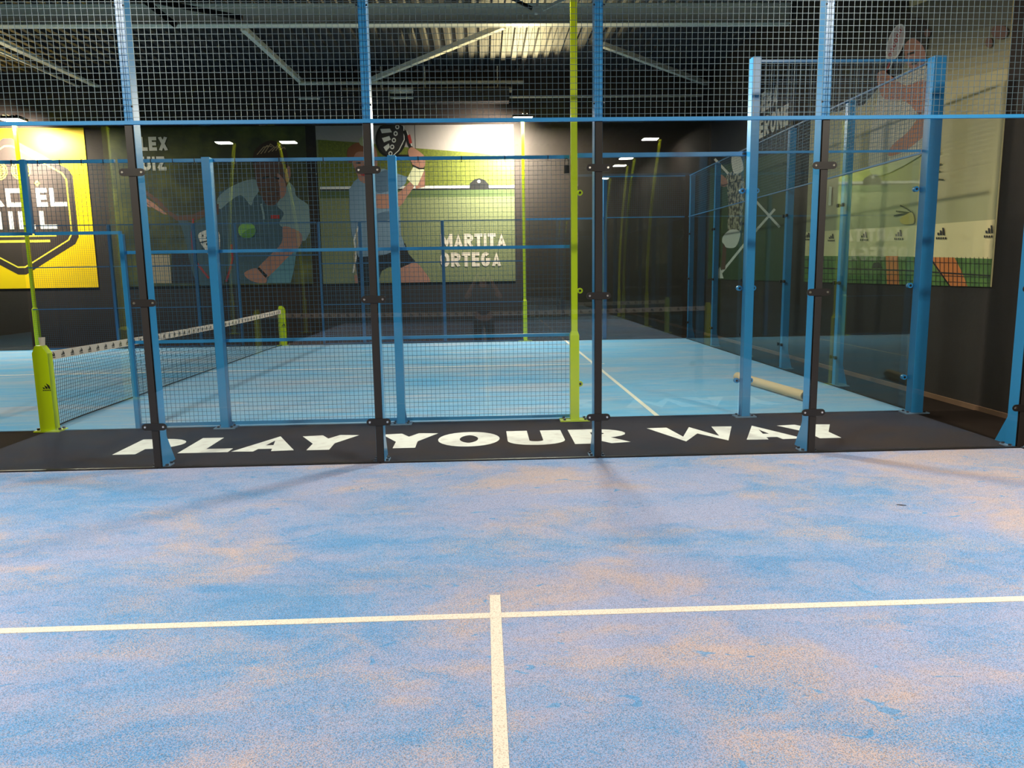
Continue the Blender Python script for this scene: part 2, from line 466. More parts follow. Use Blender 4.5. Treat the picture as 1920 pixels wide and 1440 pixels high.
names = ['leftmost, outside the picture', 'the one crossing the letter P of PLAY', 'the one between PLAY and YOUR', 'the one crossing the letter R of YOUR', 'the one crossing the last Y of WAY', 'rightmost corner one beside the brown hall wall']
for i, x in enumerate((-5, -3, -1, 1, 3, 5)):
    near_post(x, 'near glass wall post with black strip, ' + names[i])
for i, x in enumerate((-4, -2, 0, 2, 4)):
    who = ['leftmost, over the left end of the walkway', 'second from the left, in front of the word PLAY', 'middle one, in front of the word YOUR', 'fourth from the left, in front of the word WAY', 'rightmost, in front of the bare right end of the walkway'][i]
    glass_panel('near wall glass panel, ' + who, (x - 1, 0), (x + 1, 0), .024, 2.99, group='glass panels of the near wall')
    who = ['leftmost', 'second from the left, above the word PLAY', 'middle one, above the word YOUR', 'fourth from the left, above the word WAY', 'rightmost, in front of the bright poster'][i]
    mesh_panel('mesh panel over the near glass, ' + who, (x - 1, -.006), (x + 1, -.006), 3.0, 4.14, group='mesh panels over the near glass', rail=.03)

# ---- fences of the far court
def far_post(x, y, h, w, d, label, side=-1, feet=True, z0=.0, clamps=(), cl_dir=(), mt='blue', grp='posts of the far court'):
    t = thing('steel_post', label, 'post', (x, y, 0), grp)
    b = MB(); b.box(x - w / 2, min(y, y + side * d), z0 + .019, x + w / 2, max(y, y + side * d), h)
    b.build('post', M[mt], t, bevel=.004)
    if feet: foot(t, x, y + side * d / 2 - .01, 1, 0, M[mt], w / 2 + .075, .27, .03)
    for z in clamps:
        for s in cl_dir:
            b = MB(); cx_ = x + s * (w / 2 + .035)
            b.tube((cx_, y - .012, z), (cx_, y + .03, z), .03, 14)
            b.box(min(x + s * w / 2, cx_), y + .012, z - .015, max(x + s * w / 2, cx_), y + .03, z + .015)
            c = b.build('clamp', M['blue'], t)
            b = MB(); b.tube((cx_, y - .016, z), (cx_, y - .012, z), .014, 10); b.build('bolt', M['black'], c)
    return t

CL = (.425, 1.5, 2.59)
far_post(5.03, GY - .02, 4.0, .14, .13, 'thick blue corner post of the far court where glass and bright poster meet', clamps=CL, cl_dir=(-1,))
far_post(3.0, GY - .02, 4.0, .095, .12, 'tall blue post of the far court standing above the letter A of WAY', clamps=CL, cl_dir=(-1, 1))
far_post(-1.0, GY - .02, 3.0, .09, .11, 'blue post of the far mesh fence above the gap between PLAY and YOUR')
far_post(-3.0, GY - .02, 3.0, .09, .11, 'blue post of the far mesh fence above the letter L of PLAY')
far_post(-4.0, GY - .02, 2.2, .05, .05, 'slim blue door post right of the opening beside the net', feet=False)
far_post(-4.97, GY - .02, 3.0, .06, .05, 'short blue post hanging over the opening above the net post', feet=False, z0=2.2)
far_post(-6.0, GY - .02, 3.0, .06, .05, 'blue door post left of the opening beside the net', feet=False)

gm = 'mesh panels along the near side of the far court'
mesh_panel('three metre mesh panel left of the tall lime lamp post', (0.96, GY), (-0.96, GY), .03, 3.0, (1.0, 2.0), group=gm, wire='wire_dark', ties=4)
mesh_panel('three metre mesh panel between the two blue posts over PLAY', (-1.04, GY), (-2.96, GY), .03, 3.0, (1.0, 2.0), group=gm, wire='wire_dark', ties=4)
mesh_panel('narrow mesh panel between the slim door post and the next blue post', (-3.04, GY), (-3.98, GY), .03, 3.0, (1.0, 2.0), group=gm, wire='wire_dark', ties=4)
mesh_panel('low mesh lintel over the right half of the opening, by the net post', (-4.02, GY), (-4.95, GY), 2.2, 3.0, group=gm, wire='wire_dark', ties=4)
mesh_panel('low mesh lintel over the left half of the opening, before the yellow poster', (-4.99, GY), (-5.97, GY), 2.2, 3.0, group=gm, wire='wire_dark', ties=4)
mesh_panel('mesh panel high over the glass beside the thick corner post', (3.04, GY), (4.96, GY), 3.0, 4.0, group=gm, wire='wire_dark', rail=.025)
gg = 'glass panels of the far court'
glass_panel('clear glass panel between the lime lamp post and the tall blue post', (1.05, GY), (2.95, GY), .02, 2.97, group=gg)
glass_panel('clear glass panel left of the thick blue corner post, before the card tube', (3.05, GY), (4.96, GY), .02, 2.99, group=gg)
t = thing('top_rail', 'blue rail along the top of the glass right of the lime lamp post', 'rail', (2, GY, 2.98))
b = MB(); b.box(1.05, GY - .02, 2.975, 2.95, GY + .03, 3.02); b.build('rail', M['blue'], t)
b = MB(); b.box(2.91, GY - .03, 2.985, 2.95, GY - .02, 3.01); b.build('end_bracket', M['black'], t)

# end wall
ends = ['nearest to the corner post', 'second from the corner post', 'middle one', 'second farthest', 'farthest, at the far corner']
for i in range(5):
    ya, yb = GY + .08 + 2 * i * .985, GY + .08 + 2 * (i + 1) * .985
    glass_panel('glass panel of the right end wall, ' + ends[i], (EX, ya), (EX, yb), .02, 2.99, group='glass panels of the right end wall')
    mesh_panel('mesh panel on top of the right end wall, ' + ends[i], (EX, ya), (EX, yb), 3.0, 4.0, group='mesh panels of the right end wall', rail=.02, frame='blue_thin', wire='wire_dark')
    t = thing('steel_post', 'teal blue post behind the right end glass, ' + ends[i], 'post', (EX + .06, yb, 0), 'posts of the right end wall')
    b = MB(); b.box(EX + .02, yb - .045, .02, EX + .13, yb + .045, 4.0); b.build('post', M['blue'], t, bevel=.003)
    b = MB(); b.box(EX + .01, yb - .12, .0065, EX + .21, yb + .12, .02); b.build('base_plate', M['zinc'], t)
    b = MB(); b.prism([(EX + .13, yb - .03, .02), (EX + .21, yb - .03, .02), (EX + .13, yb - .03, .34)], (0, .008, 0)); b.build('gusset', M['blue'], t)
    for z in CL:
        b = MB()
        for s in (-1, 1): b.tube((EX - .014, yb + s * .075, z), (EX + .016, yb + s * .075, z), .026, 12)
        b.box(EX + .007, yb - .08, z - .014, EX + .022, yb + .08, z + .014); b.build('clamp', M['black'], t)

# far side fence
gf = 'mesh panels along the far side of the far court'
fx = [(0.96, -0.96, 'right of the person poster name, beside the far lamp pole'), (-1.04, -2.96, 'behind the far player in the pale shirt'), (-3.04, -3.96, 'narrow one right of the far opening'),
      (-6.04, -7.0, 'narrow one left of the far opening'), (-7.04, -8.96, 'before the ball on the poster'), (-9.04, -10.96, 'before the right edge of the yellow poster')]
for k, (xa, xb, w_) in enumerate(fx):
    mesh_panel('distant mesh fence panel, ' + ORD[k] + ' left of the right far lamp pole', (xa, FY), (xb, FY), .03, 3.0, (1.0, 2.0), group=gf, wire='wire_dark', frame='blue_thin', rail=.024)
mesh_panel('distant mesh lintel over the far opening behind the net', (-4.04, FY), (-5.96, FY), 2.2, 3.0, group=gf, wire='wire_dark', frame='blue_thin', rail=.024)
for k, x in enumerate((-1, -3, -4, -6, -7, -9)):
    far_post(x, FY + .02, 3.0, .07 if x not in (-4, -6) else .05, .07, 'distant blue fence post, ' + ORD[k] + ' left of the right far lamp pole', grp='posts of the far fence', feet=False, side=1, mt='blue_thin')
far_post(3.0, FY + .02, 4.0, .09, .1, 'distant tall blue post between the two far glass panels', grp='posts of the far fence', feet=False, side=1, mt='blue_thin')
glass_panel('distant glass panel right of the far lamp pole', (1.05, FY), (2.95, FY), .02, 2.97, group=gg)
glass_panel('distant glass panel in the far right corner of the court', (3.05, FY), (4.96, FY), .02, 2.99, group=gg)
mesh_panel('distant mesh panel high over the glass in the far right corner', (3.04, FY), (4.96, FY), 3.0, 4.0, group=gf, wire='wire_dark', rail=.025)
t = thing('top_rail', 'distant blue rail along the top of the far glass', 'rail', (2, FY, 2.98))
b = MB(); b.box(1.05, FY - .02, 2.975, 2.95, FY + .02, 3.02); b.build('rail', M['blue'], t)
glass_panel('distant glass panel at the left, before the yellow poster', (-12.96, FY), (-11.05, FY), .02, 2.97, group=gg)

# ---------------------------------------------------------------- lamp poles
def lamp_pole(x, y, sx, sy, hz, label, W=W_COURT, detail=False, bend=0.0, up=0.0, head=.5, over=1.0, back=0.0, group='lime floodlight poles'):
    """lime pole; the flat head is carried towards (sx, sy)"""
    t = thing('floodlight_pole', label, 'floodlight pole', (x, y, 0), group)
    b = MB()
    b.box(x - .05, y - .05, .02, x + .05, y + .05, 1.0)
    b.add([(x + a * .05, y + c * .05, 1.0) for a, c in ((-1, -1), (1, -1), (1, 1), (-1, 1))] + [(x + a * .034, y + c * .034, 1.05) for a, c in ((-1, -1), (1, -1), (1, 1), (-1, 1))],
          [(0, 1, 5, 4), (1, 2, 6, 5), (2, 3, 7, 6), (3, 0, 4, 7)])
    if bend:
        n = 10; pr = None
        for i in range(n + 1):
            u = i / n; z = 1.05 + (hz - .05 - 1.05) * u; xx = x - sx * bend * u * u
            if pr: b.bar(pr, (xx, y, z), .07, .07, (0, 1, 0))
            pr = (xx, y, z)
        xt = x - sx * bend
    else:
        b.box(x - .034, y - .034, 1.05, x + .034, y + .034, hz + .04); xt = x
    b.build('pole', M['lime'], t)
    b = MB(); b.box(x - .17, y - .085, .0065, x + .17, y + .085, .022); pl = b.build('base_plate', M['lime'], t)
    if detail:
        for ax in (-.12, .12):
            for ay in (-.055, .055):
                b = MB(); b.tube((x + ax, y + ay, .02), (x + ax, y + ay, .042), .015, 8); b.build('anchor_bolt', M['black'], pl)
        for z in CL:
            b = MB(); b.tube((x + .075, y + .06, z), (x + .075, y + .08, z), .032, 16); b.box(x + .03, y + .045, z - .012, x + .06, y + .08, z + .012)
            c = b.build('clamp', M['lime'], t)
            b = MB(); b.tube((x + .075, y + .052, z), (x + .075, y + .06, z), .014, 10); b.build('bolt', M['black'], c)
    hx, hy = xt + sx * (.05 + head / 2) * over, y + sy * (.05 + head / 2) * over
    b = MB(); b.bar((xt, y, hz + .03), (hx, hy, hz + .03), .05, .03); b.build('bracket', M['lime'], t)
    b = MB(); b.box(hx - head / 2, hy - head * .42, hz - .035, hx + head / 2, hy + head * .42, hz + .02)
    hd = b.build('lamp_head', M['black'], t, bevel=.006)
    b = MB(); b.box(hx - head * .44, hy - head * .36, hz - .042, hx + head * .44, hy + head * .36, hz - .034)
    b.build('diffuser', M['panel'], hd)
    for k in range(5):
        b = MB(); xx = hx - head * .4 + k * head * .2; b.box(xx - .004, hy - head * .38, hz + .02, xx + .004, hy + head * .38, hz + .05); b.build('cooling_fin', M['black'], hd)
    L = D.lights.new('floodlight', 'AREA'); L.shape = 'RECTANGLE'; L.size = head * .86; L.size_y = head * .7
    L.energy = W; L.color = C_LAMP
    lo = D.objects.new('floodlight', L); COL.objects.link(lo); lo.parent = t
    lo.location = Vector((hx - x, hy - y, hz - .05)); lo.rotation_euler = (0, 0, 0)
    if back:
        L = D.lights.new('rear_glow', 'SPOT'); L.energy = back; L.color = C_LAMP; L.shadow_soft_size = .12
        L.spot_size = math.radians(120); L.spot_blend = 1.0
        lo = D.objects.new('rear_glow', L); COL.objects.link(lo); lo.parent = t; lo.location = Vector((hx - x - .12, hy - y - .1, hz - .1))
        lo.rotation_euler = Vector((-.35, 1.0, -.45)).to_track_quat('-Z', 'Y').to_euler()
    if up:
        L = D.lights.new('spill', 'SPOT'); L.energy = up; L.color = (1.0, 0.84, 0.42); L.shadow_soft_size = .1
        L.spot_size = math.radians(110); L.spot_blend = .7
        lo = D.objects.new('spill_light', L); COL.objects.link(lo); lo.parent = t; lo.location = Vector((hx - x, hy - y, hz + .12))
        lo.rotation_euler = Vector((-.25, -1.3, 1.0)).to_track_quat('-Z', 'Y').to_euler()
    return t

lamp_pole(1.0, GY - .09, 0, 1, 5.4, 'tall lime yellow floodlight pole standing above the letter R of YOUR', detail=True, W=280)
lamp_pole(1.0, FY + .07, 0, -1, 5.4, 'distant lime floodlight pole at the right edge of the poster with the white name', up=1100, over=.25, W=520, back=2200)
lamp_pole(-10.95, FY + .07, 0, -1, 5.45, 'distant lime floodlight pole before the yellow hexagon poster', up=70, over=.25, W=520, back=2200)
lamp_pole(-11.0, GY - .09, 0, 1, 5.6, 'lime floodlight pole at the near left side of the far court, outside the picture')
lamp_pole(5.1, -4.0, -1, 0, 5.4, 'lime floodlight pole to the right of the camera, outside the picture')
lamp_pole(-5.1, -4.0, 1, 0, 5.4, 'lime floodlight pole to the left of the camera, outside the picture')
gr = 'lime poles mirrored in the near glass'
lamp_pole(4.95, -16.0, -1, 0, 5.6, 'lime floodlight pole behind the camera, mirrored in the glass right of the tall lime pole', bend=.35, group=gr)
lamp_pole(-5.4, -16.0, 1, 0, 5.6, 'lime floodlight pole behind the camera, mirrored right of the dark haired poster head', bend=.5, group=gr)
lamp_pole(-7.55, -16.0, -1, 0, 5.6, 'lime floodlight pole behind the camera, mirrored left of the dark haired poster head', bend=.4, group=gr, W=200)
lamp_pole(5.1, -21.5, -1, 0, 5.6, 'smallest lime floodlight pole behind the camera, mirrored low in the glass', bend=.3, group=gr, W=120)

# ---------------------------------------------------------------- nets
def net_post(x, y, label, along, group):
    t = thing('net_post', label, 'net post', (x, y, 0), group)
    wx, wy = (.085, .05) if along == 'y' else (.05, .085)
    b = MB(); z1 = .90
    a = [(x - wx, y - wy), (x + wx, y - wy), (x + wx, y + wy), (x - wx, y + wy)]
    v = [(p[0], p[1], .02) for p in a] + [(p[0], p[1], z1) for p in a] + [(x - wx * .55, y - wy, z1 + .085), (x + wx * .35, y - wy, z1 + .085), (x + wx * .35, y + wy, z1 + .085), (x - wx * .55, y + wy, z1 + .085)]
    b.add(v, [(0, 1, 5, 4), (1, 2, 6, 5), (2, 3, 7, 6), (3, 0, 4, 7), (4, 5, 9, 8), (5, 6, 10, 9), (6, 7, 11, 10), (7, 4, 8, 11), (8, 9, 10, 11), (3, 2, 1, 0)])
    b.build('post', M['lime'], t, bevel=.004)
    b = MB(); b.box(x - wx - .06, y - wy - .03, .0065, x + wx + .06, y + wy + .05, .022); pl = b.build('base_plate', M['lime'], t)
    for ax in (-1, 1):
        for ay in (-.02, .06):
            b = MB(); b.tube((x + ax * (wx + .035), y + ay, .02), (x + ax * (wx + .035), y + ay, .045), .016, 8); b.build('anchor_bolt', M['black'], pl)
    b = MB(); logo(b, 0, 0, .085, lambda u, v_: (x + wx * .45 + u, y - wy - .0015, .50 + v_)); b.build('printed_mark', M['ink'], t)
    return t

def net(label, P, Q, bulge, group=None):
    """net hung from P to Q (plan points) with a printed white tape"""
    P = Vector((P[0], P[1], 0)); Q = Vector((Q[0], Q[1], 0)); L = (Q - P).length; d = (Q - P) / L; n = Vector((d.y, -d.x, 0))
    t = thing('court_net', label, 'net', tuple((P + Q) / 2), group)
    top = lambda s: .90 - .04 * math.sin(PI * s / L)
    def pt(s, v):      # v: 0 bottom .. 1 top
        z = .025 + v * (top(s) - .09 - .025)
        e = min(1, s / .9, (L - s) / .9)
        off = bulge * math.sin(PI * min(1, (1 - v) * 1.15) * .62) * (.25 + .75 * math.sqrt(max(0, e)))
        return P + d * s + n * off + Vector((0, 0, z))
    b = MB(); NV = 18; NS = 26
    k = round(L / .045)
    for i in range(k + 1):
        s = L * i / k
        for j in range(6): b.bar(pt(s, j / 6), pt(s, (j + 1) / 6), .003)
    for j in range(NV + 1):
        for i in range(NS): b.bar(pt(L * i / NS, j / NV), pt(L * (i + 1) / NS, j / NV), .003)
    b.build('netting', M['net'], t)
    b = MB()
    for i in range(NS): b.bar(pt(L * i / NS, 0), pt(L * (i + 1) / NS, 0), .012)
    b.build('bottom_cord', M['net'], t)
    b = MB()
    for i in range(NS):
        s0, s1 = L * i / NS, L * (i + 1) / NS
        b.bar(P + d * s0 + Vector((0, 0, top(s0) - .045)), P + d * s1 + Vector((0, 0, top(s1) - .045)), .012, .10)
    tp = b.build('tape', M['tape'], t)
    b = MB(); q = int(L / .2)
    for sgn in (-1, 1):
        for i in range(q):
            s = .12 + i * .2; z = top(s) - .045
            logo(b, 0, -.014, .072, lambda u, v_: P + d * (s - sgn * u * -1) + n * (.0075 * sgn) + Vector((0, 0, z + v_)))
    b.build('printed_marks', M['ink'], tp)
    return t

gnp = 'lime net posts'
net_post(-5.0, GY - .03, 'lime yellow net post at the near side with a white cup on top', 'y', gnp)
net_post(-5.0, FY + .03, 'lime net post at the far end of the net under the poster arm', 'y', gnp)
net('dark net with printed white tape stretched across the far court', (-5.0, GY + .05), (-5.0, FY - .05), -.10, 'nets')
net_post(-5.03, -10, 'lime net post behind the camera at the left end of its net', 'x', gnp)
net_post(5.03, -10, 'lime net post behind the camera at the right end of its net', 'x', gnp)
net('dark net with white tape across the near court behind the camera', (-4.96, -10), (4.96, -10), .04, 'nets')

t = thing('paper_cup', 'small white cup standing on the near lime net post', 'cup', (-4.985, GY - .03, .985))
b = MB(); n = 20; prof = [(.026, .985), (.034, 1.075), (.031, 1.075), (.024, .99)]
for i in range(len(prof) - 1):
    (r0, z0), (r1, z1) = prof[i], prof[i + 1]
    vs = [(-4.985 + r * math.cos(2 * PI * k / n), GY - .03 + r * math.sin(2 * PI * k / n), z) for r, z in ((r0, z0), (r1, z1)) for k in range(n)]
    b.add(vs, [(k, (k + 1) % n, n + (k + 1) % n, n + k) for k in range(n)])
b.build('cup_wall', M['tape'], t, smooth=True)
b = MB(); b.tube((-4.985, GY - .03, .985), (-4.985, GY - .03, .991), .0262, 20); b.build('cup_base', M['tape'], t)

t = thing('padlock', 'small black padlock hanging at the top of the mesh beside the lime pole', 'padlock', (.925, GY - .04, 2.83))
b = MB(); b.box(.895, GY - .055, 2.80, .955, GY - .030, 2.89); b.build('lock_body', M['black'], t, bevel=.004)
b = MB(); pr = None
for k in range(11):
    a_ = PI * k / 10; c_ = (.925 + .02 * math.cos(a_), GY - .042, 2.93 + .03 * math.sin(a_))
    if k == 0: b.bar((.945, GY - .042, 2.885), c_, .008)
    if pr: b.bar(pr, c_, .008)
    pr = c_
b.bar(pr, (.905, GY - .042, 2.885), .008); b.build('shackle', M['black'], t)
b = MB(); lp = bp(1690, 947, 'z', H + .003)
b.prism([(lp.x - .03, lp.y + .012, H + .002), (lp.x, lp.y + .006, H + .002), (lp.x + .03, lp.y - .014, H + .002), (lp.x, lp.y - .004, H + .002)], (0, 0, .004))
tag(b.build('dry_leaf', M['black']), 'tiny dark dry leaf lying on the near court at the right', 'leaf')
# cardboard tube lying on the far court
pa, pb = Vector((3.86, 4.55, H + .068)), Vector((4.10, 2.66, H + .068))
b = MB(); n = 28; d = (pb - pa).normalized(); a = d.cross(Vector((0, 0, 1))).normalized(); c = a.cross(d)
rings = [(pa, .066), (pb, .066), (pb, .054), (pa, .054)]
for i in range(4):
    (p0, r0), (p1, r1) = rings[i], rings[(i + 1) % 4]
    vs = [p + a * math.cos(2 * PI * k / n) * r + c * math.sin(2 * PI * k / n) * r for p, r in ((p0, r0), (p1, r1)) for k in range(n)]
    b.add(vs, [(k, (k + 1) % n, n + (k + 1) % n, n + k) for k in range(n)])
tag(b.build('cardboard_tube', M['card'], smooth=False), 'long beige cardboard tube lying on the far court behind the glass', 'cardboard tube')

# ---------------------------------------------------------------- roof steel
def beam(name, label, x0, x1, y, z0, z1):
    t = thing(name, label, 'beam', ((x0 + x1) / 2, y, z0))
    b = MB(); b.box(x0, y - .012, z0 + .02, x1, y + .012, z1 - .02); b.build('web', M['steel'], t)
    b = MB(); b.box(x0, y - .11, z0, x1, y + .11, z0 + .02); b.build('bottom_flange', M['steel'], t)
    b = MB(); b.box(x0, y - .11, z1 - .02, x1, y + .11, z1); b.build('top_flange', M['steel'], t)
    return t
beam('roof_beam', 'wide grey steel beam crossing under the roof near the top of the picture', -16, WX, 8.05, 6.28, 6.64)
def brace(label, p, q, w=.10, h=.10, mt='steel'):
    b = MB(); b.bar(p, q, w, h); return tag(b.build('roof_brace', M[mt]), label, 'roof brace', 'roof braces')
ZB = 6.40
def pp(x, y, z=ZB): return tuple(bp(x, y, 'z', z))
brace('grey diagonal roof brace rising left of the second blue post', pp(455, 52), pp(568, 156))
brace('grey diagonal roof brace rising right towards the lit roof ribs', pp(690, 152), pp(945, 48))
brace('dim diagonal roof brace at the upper right behind the mesh', pp(1130, 84), pp(1335, 160))
brace('lower diagonal brace at the upper left, lit yellow by the lamp', pp(0, 96), pp(182, 178), .04, .04)
brace('upper broad diagonal brace at the upper left', pp(-60, 50), pp(182, 162), .14, .05)
brace('dark curved tie crossing the beam at the upper left', bp(255, -12, 'y', 7.6), bp(330, 48, 'y', 7.6), .05, .10, 'black')
brace('dark slanting tie running to the beam joint', bp(300, 4, 'y', 7.6), bp(455, 34, 'y', 7.6), .05, .08, 'black')
brace('short grey strut over the beam above the lamp', bp(1010, -15, 'y', 7.7), bp(1005, 26, 'y', 7.7), .10, .05)
brace('dark strut slanting to the beam above the lamp, left one', bp(950, -8, 'y', 7.75), bp(998, 16, 'y', 7.75), .05, .05, 'black')
brace('grey strut slanting from the beam above the lamp, right one', bp(1018, 18, 'y', 7.75), bp(1065, -6, 'y', 7.75), .05, .05)
def pipe(name, label, p, q, r, cat='pipe'):
    b = MB(); b.tube(p, q, r, 12); return tag(b.build(name, M['steel'], smooth=True), label, cat, 'pipes under the roof')
pipe('roof_pipe', 'upper grey pipe under the roof between the first posts and the lamp', bp(560, 156, 'y', 12.4), bp(982, 154, 'y', 12.4), .045)
pipe('roof_pipe', 'thin lower grey pipe running above the posters', bp(560, 185, 'y', 12.5), bp(1318, 180, 'y', 12.5), .022)
pipe('roof_pipe', 'broad dark pipe between the two grey pipes', bp(640, 170, 'y', 12.6), bp(960, 168, 'y', 12.6), .075)
for (xa, ya, xb, yb, lab) in ((775, 166, 955, 190, 'grey box unit hanging under the roof left of the bright lamp'), (600, 172, 730, 188, 'smaller grey box unit hanging under the roof by the second blue post')):
    A = bp(xa, ya, 'y', 12.3); Bq = bp(xb, yb, 'y', 12.3)
    t = thing('heater_unit', lab, 'heater unit', ((A.x + Bq.x) / 2, 12.4, Bq.z))
    b = MB(); b.box(A.x, 12.25, Bq.z, Bq.x, 12.6, A.z); b.build('casing', M['deck'], t, bevel=.01)
    for sx in (.12, .88):
        xx = A.x + (Bq.x - A.x) * sx
        b = MB(); b.box(xx - .01, 12.4, A.z, xx + .01, 12.42, ZC); b.build('hanger', M['steel'], t)
    b = MB()
    for k in range(5):
        z = Bq.z + (A.z - Bq.z) * (.15 + .17 * k); b.box(A.x + .05, 12.24, z, Bq.x - .05, 12.25, z + .012)
    b.build('grille', M['black'], t)

# ---------------------------------------------------------------- posters
def cr(pts, n=5):
    """smooth closed curve through pts"""
    out = []; k = len(pts)
    for i in range(k):
        p0, p1, p2, p3 = (Vector(pts[(i + j) % k]) for j in (-1, 0, 1, 2))
        for s in range(n):
            t = s / n
            out.append(tuple(.5 * ((2 * p1) + (p2 - p0) * t + (2 * p0 - 5 * p1 + 4 * p2 - p3) * t * t + (3 * p1 - p0 - 3 * p2 + p3) * t * t * t)))
    return out
def ell(cx, cy_, rx, ry, n=24, a=0):
    c, s = math.cos(a), math.sin(a)
    return [(cx + rx * math.cos(2 * PI * i / n) * c - ry * math.sin(2 * PI * i / n) * s, cy_ + rx * math.cos(2 * PI * i / n) * s + ry * math.sin(2 * PI * i / n) * c) for i in range(n)]

class Poster:
    """a printed sheet on a wall; its picture is flat ink laid out on the sheet"""
    def __init__(s, label, plane, val, u0, u1, z0, z1, base):
        s.plane, s.val, s.u0, s.u1, s.z0, s.z1 = plane, val, u0, u1, z0, z1
        s.sg = -1
        c = (val, (u0 + u1) / 2, z0) if plane == 'x' else ((u0 + u1) / 2, val, z0)
        s.t = thing('poster', label, 'poster', c, 'large wall posters')
        b = MB()
        if plane == 'y': b.box(u0, val, z0, u1, val + .018, z1)
        else: b.box(val, u0, z0, val + .018, u1, z1)
        b.build('sheet', base, s.t)
        s.mats = []; s.b = MB(); s.lay = 0
    def P(s, u, z, lay):
        k = .0008 + lay * .00015
        u = min(max(u, s.u0), s.u1); z = min(max(z, s.z0), s.z1)
        return (u, s.val - k, z) if s.plane == 'y' else (s.val - k, u, z)
    def px(s, x, y):
        p = bp(x, y, s.plane, s.val); return (p.x if s.plane == 'y' else p.y, p.z)
    def ink(s, mt, pts, smooth=False):
        if mt not in s.mats: s.mats.append(mt)
        s.b.k = s.mats.index(mt); s.lay += 1
        if smooth: pts = cr(pts)
        q = [s.P(*s.px(*p), s.lay) for p in pts]
        # triangulate so that concave outlines fill properly
        from mathutils.geometry import tessellate_polygon
        for tri in tessellate_polygon([[Vector(v) for v in q]]): s.b.poly([q[i] for i in tri])
    def stroke(s, mt, pts, w):
        if mt not in s.mats: s.mats.append(mt)
        s.b.k = s.mats.index(mt); s.lay += 1; ly = s.lay
        ribbon(s.b, pts, w, lambda x, y: s.P(*s.px(x, y), ly))
    def done(s): s.b.build('print', s.mats, s.t)
    def text(s, txt, x0, x1, yt, yb, w, mt):
        """word whose top-left / bottom-right were measured at (x0, yt) / (x1, yb)"""
        a = s.px(x0, yt); c = s.px(x1, yb); b = MB(); b.nrm = (0, -1, 0); s.lay += 1; ly = s.lay
        if s.plane == 'y': word(b, txt, a[0], c[0], c[1], a[1], w, lambda u, z: s.P(u, z, ly + 1))
        else: word(b, txt, -a[0], -c[0], c[1], a[1], w, lambda u, z: s.P(-u, z, ly + 1))
        b.build('lettering', mt, s.t)

skin = flat('print_skin', 156, 110, 92); skin_d = flat('print_skin_dark', 92, 66, 56); white = flat('print_white', 205, 198, 188)
black = flat('print_black', 24, 22, 22); dark = flat('print_dark', 44, 40, 40)

# yellow club poster ------------------------------------------------
yel = flat('print_yellow', 250, 205, 20, .45); char = flat('print_charcoal', 62, 52, 48, .45); yl2 = flat('print_line_yellow', 240, 215, 70)
po = Poster('bright yellow poster with a black hexagon badge lettered PADEL HILL', 'y', BY - .02, -14.9, -9.87, 1.50, 5.43, yel)
def wpts(pts): return [po.P(u, z, po.lay) for u, z in pts]
def hexa(r, mt, cx=-11.74, cz=3.52, k=1.0):
    pts = []
    for i in range(6):
        a = math.radians(90 + 60 * i); an = math.radians(90 + 60 * (i + 1))
        v = Vector((cx + r * math.cos(a), cz + r * 1.0 * math.sin(a)))
        for q in (-.06, .06):
            aa = a + q; pts.append((cx + r * .985 * math.cos(aa), cz + r * .985 * math.sin(aa)))
    if mt not in po.mats: po.mats.append(mt)
    po.b.k = po.mats.index(mt); po.lay += 1; po.b.poly(wpts(pts))
hexa(1.70, char); hexa(1.53, yl2); hexa(1.49, char)
for bx in (-12.06, -11.50):
    for r_, mt in ((.24, yl2), (.215, char), (.19, yl2), (.165, char)):
        if mt not in po.mats: po.mats.append(mt)
        po.b.k = po.mats.index(mt); po.lay += 1; po.b.poly(wpts([(bx + r_ * math.cos(2 * PI * i / 24), 4.42 + r_ * math.sin(2 * PI * i / 24)) for i in range(24)]))
    po.b.k = po.mats.index(yl2); po.lay += 1
    for i in range(-3, 4):
        for j in range(-3, 4):
            if i * i + j * j < 11: po.b.poly(wpts([(bx + i * .045 + a_, 4.42 + j * .045 + c_) for a_, c_ in ((-.014, -.014), (.014, -.014), (.014, .014), (-.014, .014))]))
po.b.k = po.mats.index(yl2); po.lay += 1
po.b.poly(wpts([(-11.2, 4.10), (-11.13, 4.17), (-11.06, 4.10), (-11.13, 4.03)]))
po.b.poly(wpts([(-12.7, 2.79), (-10.79, 2.79), (-10.79, 2.86), (-12.7, 2.86)])); po.b.poly(wpts([(-12.5, 2.65), (-10.96, 2.65), (-10.96, 2.71), (-12.5, 2.71)]))
po.b.k = po.mats.index(char); po.lay += 1
po.b.poly(wpts([(-11.16, 4.10), (-11.13, 4.13), (-11.10, 4.10), (-11.13, 4.07)]))
po.done()
b = MB(); b.nrm = (0, -1, 0); tfY = lambda u, z: po.P(u, z, po.lay + 2)
for c, xa, xb in (('P', -12.97, -12.55), ('A', -12.50, -11.98), ('D', -11.93, -11.37), ('E', -11.19, -10.92), ('L', -10.86, -10.45)): letter(b, c, xa, xb, 3.53, 3.98, .24, tfY)
for c, xa, xb in (('H', -12.6, -12.1), ('I', -11.92, -11.79), ('L', -11.68, -11.28), ('L', -11.16, -10.74)): letter(b, c, xa, xb, 2.98, 3.42, .24, tfY)
b.build('lettering', white, po.t)

